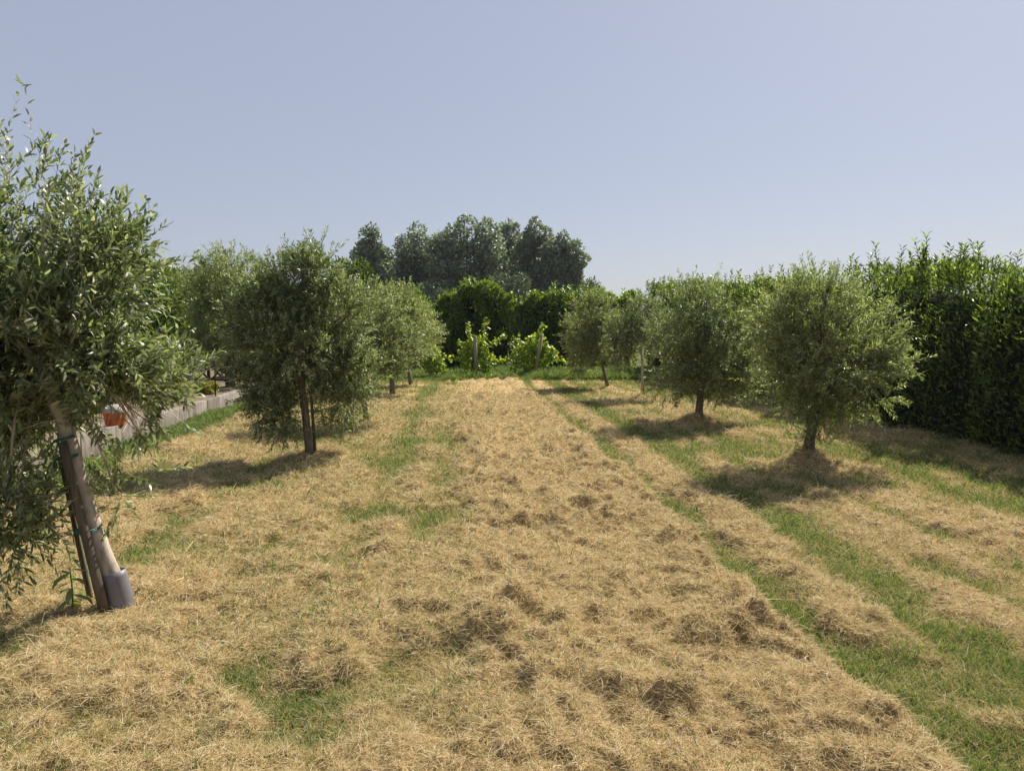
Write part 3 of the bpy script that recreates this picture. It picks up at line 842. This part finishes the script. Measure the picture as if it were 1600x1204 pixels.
def hedge(label, path, thick, seed, per_m, leaf, mat, group=None, shoots=6.0, top_var=.16, clump=.22, shoot_h=.36):
    """path: list of (x, y, height) along the front face; body lies to the far side (left-hand normal given by thick vector)"""
    r = np.random.RandomState(seed)
    P0 = np.array([p[:2] for p in path]); H = np.array([p[2] for p in path])
    seg = np.linalg.norm(np.diff(P0, axis=0), axis=1); s = np.concatenate([[0], np.cumsum(seg)])
    Lh = s[-1]

    def along(q):
        return np.stack([np.interp(q, s, P0[:, 0]), np.interp(q, s, P0[:, 1])], 1), np.interp(q, s, H)
    th = np.array(thick, float); tw = np.linalg.norm(th); tn = th / tw
    base = Vector((P0[0, 0] + th[0] / 2, P0[0, 1] + th[1] / 2, 0))
    bo = np.array([base.x, base.y, 0])
    t = thing('hedge', label, 'hedge', base, group)
    # solid dark core added to stop light passing through the hedge
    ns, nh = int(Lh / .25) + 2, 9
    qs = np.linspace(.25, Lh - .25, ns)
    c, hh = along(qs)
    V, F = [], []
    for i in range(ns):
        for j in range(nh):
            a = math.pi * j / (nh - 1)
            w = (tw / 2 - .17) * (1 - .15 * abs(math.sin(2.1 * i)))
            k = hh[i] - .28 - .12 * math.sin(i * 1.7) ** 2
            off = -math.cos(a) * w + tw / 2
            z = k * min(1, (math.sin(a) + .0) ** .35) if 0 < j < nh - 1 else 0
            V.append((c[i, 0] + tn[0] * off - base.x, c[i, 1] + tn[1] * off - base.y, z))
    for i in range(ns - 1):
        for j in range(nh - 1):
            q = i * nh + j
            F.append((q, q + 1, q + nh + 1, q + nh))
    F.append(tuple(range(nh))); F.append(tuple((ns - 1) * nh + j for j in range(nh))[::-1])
    link('light_block_core', mesh_from('light_block_core', V, F, M['core']), t)
    # leaves: front, top, back, ends
    n = int(per_m * Lh)
    q = r.rand(n) * Lh
    c, hh = along(q)
    kind = r.rand(n)
    depth = .34 * r.rand(n) ** 1.6
    zz = r.rand(n)
    front = kind < .56; top = (kind >= .56) & (kind < .86); back = kind >= .86
    lump = .6 * (noise2(q * 1.5 + seed, zz * hh * .55) - .5) + .9 * (noise2(q * 4.2 + seed, zz * hh * .8 + 9) - .5)
    lump2 = noise2(q * 5 + seed, zz * hh * 3.5) - .5
    hv = hh * (1 + 0 * q) + top_var * 2 * (noise2(q * .8 + seed * 3, q * 0) - .5) + .34 * (noise2(q * 2.6 + seed, q * 0 + 4) - .5)
    off = np.where(front, depth - clump * lump - .12 * lump2 - .02, np.where(top, r.rand(n) * tw, tw - depth))
    z = np.where(top, hv - depth * .9 - .05, zz * hv)
    off = np.where(front & (z > hv - .35), off + .5 * np.maximum(0, (z - hv + .35)) , off)
    P = np.column_stack([c[:, 0] + tn[0] * off, c[:, 1] + tn[1] * off, z])
    O = np.where(front[:, None], np.array([-tn[0], -tn[1], .2])[None], np.where(top[:, None], np.array([0, 0, 1.])[None], np.array([tn[0], tn[1], .2])[None]))
    keep = noise3(P * 3.0 + seed) + .3 * r.rand(n) > .38
    P, O = P[keep], O[keep]
    m = len(P)
    D = unit(O * .55 + np.array([0, 0, .55]) + r.randn(m, 3) * .5)
    N = unit(O * .8 + np.array([0, 0, .5]) + r.randn(m, 3) * .5)
    # upright shoots with leaves all round
    k = int(shoots * Lh)
    qs = r.rand(k) * Lh
    c, hh = along(qs)
    hv = hh + top_var * 2 * (noise2(qs * .8 + seed * 3, qs * 0) - .5) + .34 * (noise2(qs * 2.6 + seed, qs * 0 + 4) - .5)
    of = r.rand(k) * tw
    sb = np.column_stack([c[:, 0] + tn[0] * of, c[:, 1] + tn[1] * of, hv - .25])
    sl = .25 + shoot_h * r.rand(k) ** 2.2 + .1
    sd = unit(np.column_stack([r.randn(k) * .12, r.randn(k) * .12, np.ones(k)]))
    nl = 26
    T = np.linspace(.05, 1, nl)
    SP = sb[:, None] + sd[:, None] * (sl[:, None] * T[None])[..., None]
    ang = r.rand(k)[:, None] * 6.28 + np.arange(nl)[None] * 2.4
    SDir = np.stack([np.cos(ang) * .75, np.sin(ang) * .75, np.full_like(ang, .75)], -1) + r.randn(k, nl, 3) * .15
    SP = SP.reshape(-1, 3); SDir = SDir.reshape(-1, 3)
    P = np.concatenate([P, SP]); D = np.concatenate([D, SDir]); N = np.concatenate([N, unit(np.array([0, 0, 1]) + r.randn(len(SP), 3) * .4)])
    m = len(P)
    link('foliage', leaf_mesh('foliage', P - bo, D, N, leaf[0] * (.6 + .7 * r.rand(m)), leaf[1] * (.7 + .5 * r.rand(m)), M[mat]), t)
    mb = MB()
    for i in range(k):
        a = Vector(sb[i]); mb.tube([a, a + Vector(sd[i]) * sl[i] * .95], [.006, .003], 3, False)
    for i in range(int(Lh / .7)):
        qq = np.array([(i + .5) * .7])
        cc, hq = along(qq)
        x, y = cc[0] + tn * tw * .5
        mb.tube([(x, y, -.05), (x + r.randn() * .05, y + r.randn() * .05, hq[0] * .5), (x + r.randn() * .1, y + r.randn() * .1, hq[0] * .85)], [.035, .025, .012], 5, False)
    mb.build('stems', M['bark_dark'], None, origin=None).parent = t
    t.children[-1].location = -base
    return t


hedge('tall dark laurel hedge with upright shoots at the right edge', [(7.1, 4.0, 2.45), (7.1, 9, 2.42), (7.1, 11, 2.45), (7.1, 12.6, 2.6), (7.1, 13.9, 2.62)], (1.25, 0), 61, 3600, (.105, .032), 'laurel', 'laurel hedges round the field', 16, .26, .34)
hedge('lower clipped hedge behind the right olive row, running to the back', [(7.15, 13.95, 2.4), (7.15, 17, 2.5), (7.15, 22, 2.75), (7.15, 29.5, 3.05)], (1.25, 0), 62, 2700, (.11, .040), 'laurel', 'laurel hedges round the field', 12, .24, .34)
hedge('back hedge section with a domed top behind the two vines', [(-.95, 30.0, 2.3), (-.5, 30.0, 2.85), (.2, 30, 3.2), (.8, 30, 3.35), (1.4, 30.0, 3.2), (1.9, 30, 2.8), (2.1, 30, 2.5)], (0, 1.5), 63, 4200, (.15, .065), 'laurel2', 'laurel hedges round the field', 6, .2, .5)
hedge('flat topped back hedge section right of the domed one', [(2.15, 30.1, 2.45), (2.7, 30.1, 2.8), (3.5, 30.1, 2.95), (4.3, 30.1, 2.8), (5.2, 30.1, 3.05), (6.2, 30.1, 2.8), (7.0, 30.1, 2.95)], (0, 1.5), 64, 3800, (.15, .065), 'laurel2', 'laurel hedges round the field', 6, .2, .5)
hedge('dark hedge at the back behind the left olive row', [(-7.5, 31.0, 2.7), (-4, 31, 2.6), (-1.0, 31.0, 2.6)], (0, 1.5), 65, 2600, (.15, .06), 'laurel', 'laurel hedges round the field', 5, .1)
hedge('tall shady hedge at the far side of the garden on the left', [(-10.5, 8.0, 2.9), (-9.3, 16, 3.0), (-8.2, 24.0, 3.2), (-7.8, 31, 3.2)], (-1.3, 0), 66, 2200, (.12, .05), 'laurel', 'laurel hedges round the field', 5, .2)


# ------------------------------------------------------------------ vines with posts
def vine(label, base, shoots, n_leaf, seed, body):
    r = np.random.RandomState(seed)
    base = Vector((base[0], base[1], gz(*base)))
    t = thing('grape_vine', label, 'vine', base, 'grape vines at the far edge')
    mb = MB()
    mb.tube([(.03, .08, -.05), (.06, .1, .3), (.02, .06, .6), (.05, .05, .95)], [.03, .026, .022, .016], 7, wob=.12)
    LP, LD = [], []
    P, U, q, k = sample_ellipsoids(r, body, n_leaf, .4)
    LP.append(P); LD.append(unit(U * .6 + r.randn(len(P), 3) * .5 + np.array([0, 0, -.15])))
    for s in shoots:
        pts = bez(*[Vector(p) for p in s], 12)
        mb.tube(pts, [.008 * (1 - .6 * i / 11) + .002 for i in range(12)], 4, False)
        for p in pts[2:]:
            m = 6
            LP.append(np.array(p)[None] + r.randn(m, 3) * .05); LD.append(unit(r.randn(m, 3) + np.array([0, 0, -.1])))
    for j in range(14):
        e = body[r.randint(len(body))]
        mb.tube(bez((.04, .05, .75), Vector(e[:3]) * .6 + Vector((0, 0, .2)), Vector(e[:3]) + Vector((r.randn() * e[3] * .6, r.randn() * .15, r.randn() * e[5] * .6)), 6), .005, 4, False)
    mb.build('trunk', M['bark']).parent = t
    LP = np.concatenate(LP); LD = np.concatenate(LD); m = len(LP)
    N = unit(r.randn(m, 3) * .6 + np.array([.2, -.3, .8]))
    sz = .06 + .06 * r.rand(m)
    link('foliage', leaf_mesh('foliage', LP, LD, N, sz, sz * .95, M['vine'], True), t)


V1 = (.50, 25.4); V2 = (2.42, 25.5)
vine('left grape vine growing round an upright post, two shoots rising high', V1,
     [((-.1, 0, 1.0), (-.3, 0, 1.5), (-.22, 0, 1.75)), ((.2, 0, 1.1), (.32, 0, 1.5), (.36, 0, 1.95)), ((-.2, 0, .6), (-.6, -.1, .62), (-1.15, -.1, .78)), ((.2, 0, 1.0), (.6, 0, 1.15), (.95, 0, 1.45)),
      ((.2, 0, .55), (.6, 0, .5), (1.0, 0, .62)), ((-.2, 0, 1.0), (-.4, 0, 1.2), (-.55, 0, 1.15)), ((.1, -.1, .3), (.4, -.1, .12), (.8, -.1, .1))],
     1300, 71, [(0, 0, 1.05, .38, .25, .35), (.28, -.05, .62, .36, .3, .36), (-.28, 0, .75, .30, .25, .4), (-.1, .1, .35, .35, .3, .25)])
vine('right grape vine with a broad leafy head round a leaning post', V2,
     [((-.1, 0, 1.0), (-.4, 0, 1.1), (-.62, 0, 1.3)), ((.1, 0, 1.1), (.22, 0, 1.5), (.3, 0, 1.72)), ((-.3, 0, .6), (-.7, 0, .62), (-1.1, 0, .55)), ((.4, 0, .8), (.75, 0, .75), (1.1, 0, .45)),
      ((-.3, -.1, .45), (-.6, -.1, .35), (-.85, -.1, .2)), ((.2, 0, 1.0), (.5, 0, 1.1), (.7, 0, .85))],
     1500, 72, [(.1, 0, 1.1, .40, .25, .38), (-.3, 0, .8, .42, .3, .32), (.45, 0, .75, .36, .3, .32), (.05, .1, .4, .5, .3, .28)])
vine('yellow green vine at the end of the left olive row', (-1.05, 25.2),
     [((0, 0, .8), (.2, 0, .9), (.45, 0, .55)), ((0, 0, .6), (.3, 0, .5), (.55, 0, .3))], 700, 73, [(0, 0, .75, .42, .3, .38), (.2, 0, .4, .35, .3, .25)])


def post(label, xy, dx, h, rad):
    z = gz(*xy)
    mb = MB()
    mb.tube([(xy[0], xy[1] - .38, z - .1), (xy[0] + dx * .5, xy[1] - .38, z + h * .5), (xy[0] + dx, xy[1] - .38, z + h)], [rad, rad * .95, rad * .9], 9, wob=.04)
    tag(mb.build('vine_post', M['post'], None, True, (xy[0], xy[1] - .38, z)), label, 'post', 'vine posts')


post('upright grey wooden post in the left vine', V1, -.03, 1.36, .062)
post('grey wooden post leaning to the right in the right vine', V2, .24, 1.42, .062)

# ------------------------------------------------------------------ sleeve, stakes and ties of the nearest olive
b = tz('L1')
P = [b + Vector(p) for p in [rel(px, py, d, b) for px, py, d in [(191, 962, 4.55), (184, 925, 4.55), (175, 893, 4.55)]]]
mb = MB()
n = 20
for ring, rr in ((0, .078), (1, .076), (2, .074)):
    pass
pts = [P[0].lerp(P[1], i / 4) for i in range(4)] + [P[1].lerp(P[2], i / 4) for i in range(5)]
mb.tube(pts, [.079 - .0006 * i for i in range(9)], 22, False, .008)
inner = MB(); inner.tube(pts, [.074 - .0006 * i for i in range(9)], 22, False, .008)
off = len(mb.V)
mb.V += inner.V
mb.F += [tuple(off + i for i in f[::-1]) for f in inner.F]
k = 8 * 22
mb.F += [(k + i, k + (i + 1) % 22, off + k + (i + 1) % 22, off + k + i) for i in range(22)]
tag(mb.build('trunk_guard', M['sleeve'], None, True, P[0]), 'grey plastic sleeve round the foot of the nearest olive trunk', 'trunk guard')


def stake(label, p0, p1, rad, mat, sq=False):
    mb = MB()
    p0, p1 = Vector(p0), Vector(p1)
    pts = [p0.lerp(p1, i / 6) for i in range(7)]
    mb.tube(pts, [rad * (1 - .1 * i / 6) for i in range(7)], 4 if sq else 7, True, .05)
    tag(mb.build('wooden_stake', M[mat], None, not sq, p0), label, 'stake')


stake('thicker pale split stake leaning along the nearest olive trunk', at(163, 955, 4.46), at(97, 690, 4.44), .034, 'stake_pale', True)
stake('thin dark stake on the left side of the nearest olive trunk', at(143, 945, 4.62), at(95, 715, 4.60), .017, 'stake')
x, y = TREES['L2']
stake('dark stake beside the trunk of the tall olive in the left row', (x + .09, y + .06, gz(x, y) - .1), (x + .03, y + .06, 1.25), .02, 'stake')
x, y = TREES['R3']
stake('slim stake tied to the young olive in the right row', (x + .06, y + .05, gz(x, y) - .1), (x - .02, y + .05, 1.3), .018, 'stake_pale')


def tie(label, px, py, px2, py2, depth, r0):
    a, b2 = at(px, py, depth), at(px2, py2, depth)
    c = (a + b2) / 2
    ax = (b2 - a).normalized() * (b2 - a).length / 2
    dp = Vector((0, -r0, -.004))
    mb = MB()
    pts = [c + ax * math.cos(w) + dp * math.sin(w) for w in [2 * math.pi * i / 20 for i in range(21)]]
    mb.tube(pts, .0045, 6, False)
    pts = [c + ax * math.cos(w) + dp * math.sin(w) * 1.02 + Vector((0, 0, .009)) for w in [2 * math.pi * i / 20 for i in range(21)]]
    mb.tube(pts, .004, 6, False)
    e = a + Vector((-.008, -.02, 0))
    mb.tube([e, e + Vector((-.012, 0, -.03)), e + Vector((-.006, 0, -.07))], .0035, 5)
    tag(mb.build('plant_tie', M['tie'], None, True, c), label, 'plant tie', 'green ties on the nearest olive')


tie('lowest green tie round the nearest olive trunk and its stake', 122, 828, 155, 825, 4.52, .09)
tie('middle green tie round the nearest olive trunk', 92, 716, 122, 711, 4.50, .08)
tie('upper green tie round the nearest olive trunk', 88, 689, 114, 682, 4.49, .08)

# leafy weed at the foot of the stakes
wb_ = at(112, 925, 4.45); wb_.z = gz(wb_.x, wb_.y)
w = thing('weed', 'pale green leafy weed standing left of the stakes', 'weed', wb_)
mb = MB(); mb.tube([(0, 0, -.02), (.005, 0, .12), (-.005, 0, .26)], [.006, .005, .003], 6)
mb.build('stem', M['weed']).parent = w
leaf_me = leaf_mesh('leaf', np.zeros((1, 3)), np.array([[0, 1., -.15]]), np.array([[0, 0, 1.]]), .15, .05, M['weed'], True, .25)
r = np.random.RandomState(5)
for i in range(11):
    o = link('leaf', leaf_me, w)
    o.location = (0, 0, .07 + .018 * i)
    o.rotation_euler = (r.uniform(-.7, .3), 0, 2.4 * i)
    o.scale = [r.uniform(.65, 1.15)] * 3


def dry_stem(label, pts, rad):
    mb = MB()
    P = [Vector((x, y, gz(x, y) + z)) for x, y, z in pts]
    mb.tube(P, rad, 5)
    tag(mb.build('dry_stem', M['plank'], None, True, P[0]), label, 'dry stem')


dry_stem('curled dry stem lying right of the grey sleeve', [(-1.88, 4.62, .03), (-1.83, 4.68, .05), (-1.77, 4.70, .055), (-1.72, 4.78, .07)], .004)
dry_stem('long thin pale stalk leaning in the grass beyond the grey sleeve', [(-1.9, 5.05, .02), (-1.86, 5.15, .12), (-1.82, 5.25, .20)], .0025)

# ------------------------------------------------------------------ wall, fence and garden at the left
WX = -4.72
mb = MB()
ys_ = [5.0 + 2.4 * i for i in range(10)]
wall = thing('low_wall', 'low weathered concrete wall along the left side of the field', 'wall', (WX, 5.0, 0))
for i, y in enumerate(ys_):
    m_ = MB().box((WX - .16 + .004 * (i % 2), y + .006, -.2), (WX + .003 * (i % 3), y + 2.394, .285 + .004 * ((i * 7) % 3)))
    o = m_.build('wall_section', M['concrete'], wall)
    bv = o.modifiers.new('worn_edge', 'BEVEL'); bv.width = .012; bv.segments = 2

gx = np.linspace(-60, WX - .17, 46); gx = WX - .17 - (np.linspace(0, 1, 46) ** 2) * 55
gy = np.concatenate([np.linspace(2, 32, 80), np.linspace(34, 70, 10)])
GX, GY = np.meshgrid(gx, gy)
GZ = .262 + .05 * (fbm2(GX.ravel() * 1.5, GY.ravel() * 1.5, 3) - .5)
i = (np.arange(len(gy) - 1)[:, None] * 46 + np.arange(45)[None]).ravel()
Q = np.stack([i, i + 46, i + 47, i + 1], 1)
me = raw_mesh('garden_ground', np.column_stack([GX.ravel(), GY.ravel(), GZ]), Q.ravel(), np.arange(len(Q)) * 4, np.full(len(Q), 4), M['soil'], True)
tag(link('garden_ground', me), 'raised garden soil behind the low wall', kind='structure')

fence = thing('wire_fence', 'dark wire fence standing on the low concrete wall', 'fence', (WX - .08, 8.75, .28))
fy = [8.75 + 1.65 * i for i in range(10)]
for i, y in enumerate(fy):
    thick = .024 if i % 3 == 0 else .013
    MB().tube([(WX - .08, y, .2), (WX - .08, y, 1.38 if i % 3 == 0 else 1.22)], thick, 8).build('post', M['metal'], fence, True)
for z in (.55, .85, 1.12):
    pts = []
    for i in range(len(fy) - 1):
        for k in range(4):
            f = k / 4
            pts.append((WX - .08, fy[i] + 1.65 * f, z - .03 * math.sin(math.pi * f)))
    pts.append((WX - .08, fy[-1], z))
    MB().tube(pts, .0035, 5).build('wire', M['wire'], fence, True)

lat = thing('lattice_fence', 'brown wooden lattice panel in the shade behind the wire fence', 'fence', (-6.3, 19.9, .27))
for z in (.28, .66):
    MB().box((-7.9, 19.88, z), (-5.0, 19.93, z + .05)).build('rail', M['wood'], lat)
for i in range(8):
    x = -7.8 + .37 * i
    for s in (-1, 1):
        L = .52
        m_ = Matrix.Translation((x + .18, 19.86 if s < 0 else 19.835, .48)) @ Matrix.Rotation(s * math.radians(42), 4, 'Y')
        MB().box((-.022, -.01, -L / 2), (.022, .01, L / 2), m_).build('slat', M['wood'], lat)
for x in (-7.9, -6.4, -4.98):
    MB().box((x - .035, 19.94, .2), (x + .035, 20.0, .74)).build('post', M['wood'], lat)

blob_tree('yellow_shrub', 'low yellow green shrub behind the fence, left of the black post', 232, 300, 588, 14.6, 81, 4200, (.05, .03), 'yellow', .02, 9, 'shrub', None, .26, .02)
blob_tree('yellow_shrub', 'small dull green shrub between the fence posts', 300, 350, 596, 16.2, 82, 1500, (.05, .028), 'yellow', .02, 7, 'shrub', None, .26, .015)
blob_tree('garden_bush', 'dark bush under the garden olive behind the lattice', 330, 440, 540, 21.5, 84, 4500, (.10, .045), 'laurel', .02, 9, 'bush', None, .26, .03)
blob_tree('garden_bush', 'dark bush left of the lattice in the shade', 215, 320, 545, 22.0, 85, 4500, (.10, .045), 'laurel', .02, 9, 'bush', None, .26, .03)
blob_tree('garden_bush', 'dark shrub in the garden behind the orange bucket', 80, 250, 560, 13.6, 83, 4500, (.07, .03), 'laurel', .02, 9, 'shrub', None, .26, .02)

mb = MB()
p0, p1 = Vector((-5.0, 12.6, .27)), Vector((-4.78, 13.15, .46))
mb.tube([p0, p1], .022, 4)
tag(mb.build('garden_plank', M['plank'], None, False, p0), 'pale yellow stick leaning over the top of the low wall', 'stick')

# orange bucket with a grey domed lid on the wall
bp = Vector((WX - .08, 10.95, .287))
bk = thing('bucket', 'orange bucket with a grey domed lid standing on the low wall', 'bucket', bp)


def lathe(prof, n=28):
    mb = MB()
    for (rr, z) in prof:
        for k in range(n):
            w_ = 2 * math.pi * k / n
            mb.V.append(Vector((rr * math.cos(w_), rr * math.sin(w_), z)))
    for i in range(len(prof) - 1):
        for k in range(n):
            mb.F.append((i * n + k, i * n + (k + 1) % n, (i + 1) * n + (k + 1) % n, (i + 1) * n + k))
    return mb


lathe([(.001, .002), (.12, .0), (.125, .01), (.15, .17), (.158, .175), (.158, .19), (.15, .192)]).build('pail', M['orange'], None, True).parent = bk
lathe([(.162, .183), (.162, .2), (.15, .225), (.12, .262), (.07, .283), (.03, .29), (.001, .292)]).build('lid', M['lid'], None, True).parent = bk
mb = MB()
mb.tube([(.155 * math.cos(a_), -.03 - .13 * math.sin(a_), .175 - .10 * math.sin(a_)) for a_ in [math.pi * i / 14 for i in range(15)]], .004, 5)
mb.build('handle', M['wire'], None, True).parent = bk

# far lamp post on the left skyline
lp = at(311, 500, 62); lp.z = 0
ht = at(311, 421, 62).z
st = thing('street_lamp', 'tiny far street lamp on the left skyline', 'street lamp', lp)
MB().tube([(0, 0, -.1), (0, 0, ht - .3), (.1, 0, ht - .05), (.5, 0, ht)], [.07, .05, .04, .035], 6).build('pole', M['wire'], None, True).parent = st
MB().box((.45, -.1, ht - .06), (.95, .1, ht + .05)).build('lamp_head', M['lid'], None).parent = st

# ------------------------------------------------------------------ thin summer haze in the air
hz, hnt, hout = new_mat('summer_haze')
pv = hnt.nodes.new('ShaderNodeVolumePrincipled')
pv.inputs['Color'].default_value = (.86, .91, 1.0, 1)
pv.inputs['Density'].default_value = .00018
pv.inputs['Anisotropy'].default_value = .25
hnt.links.new(pv.outputs[0], hout.inputs['Volume'])
hb = MB().box((-330, -75, -1.4), (330, 350, 16.5)).build('haze', hz)
tag(hb, 'thin pale summer haze in the air', kind='stuff')
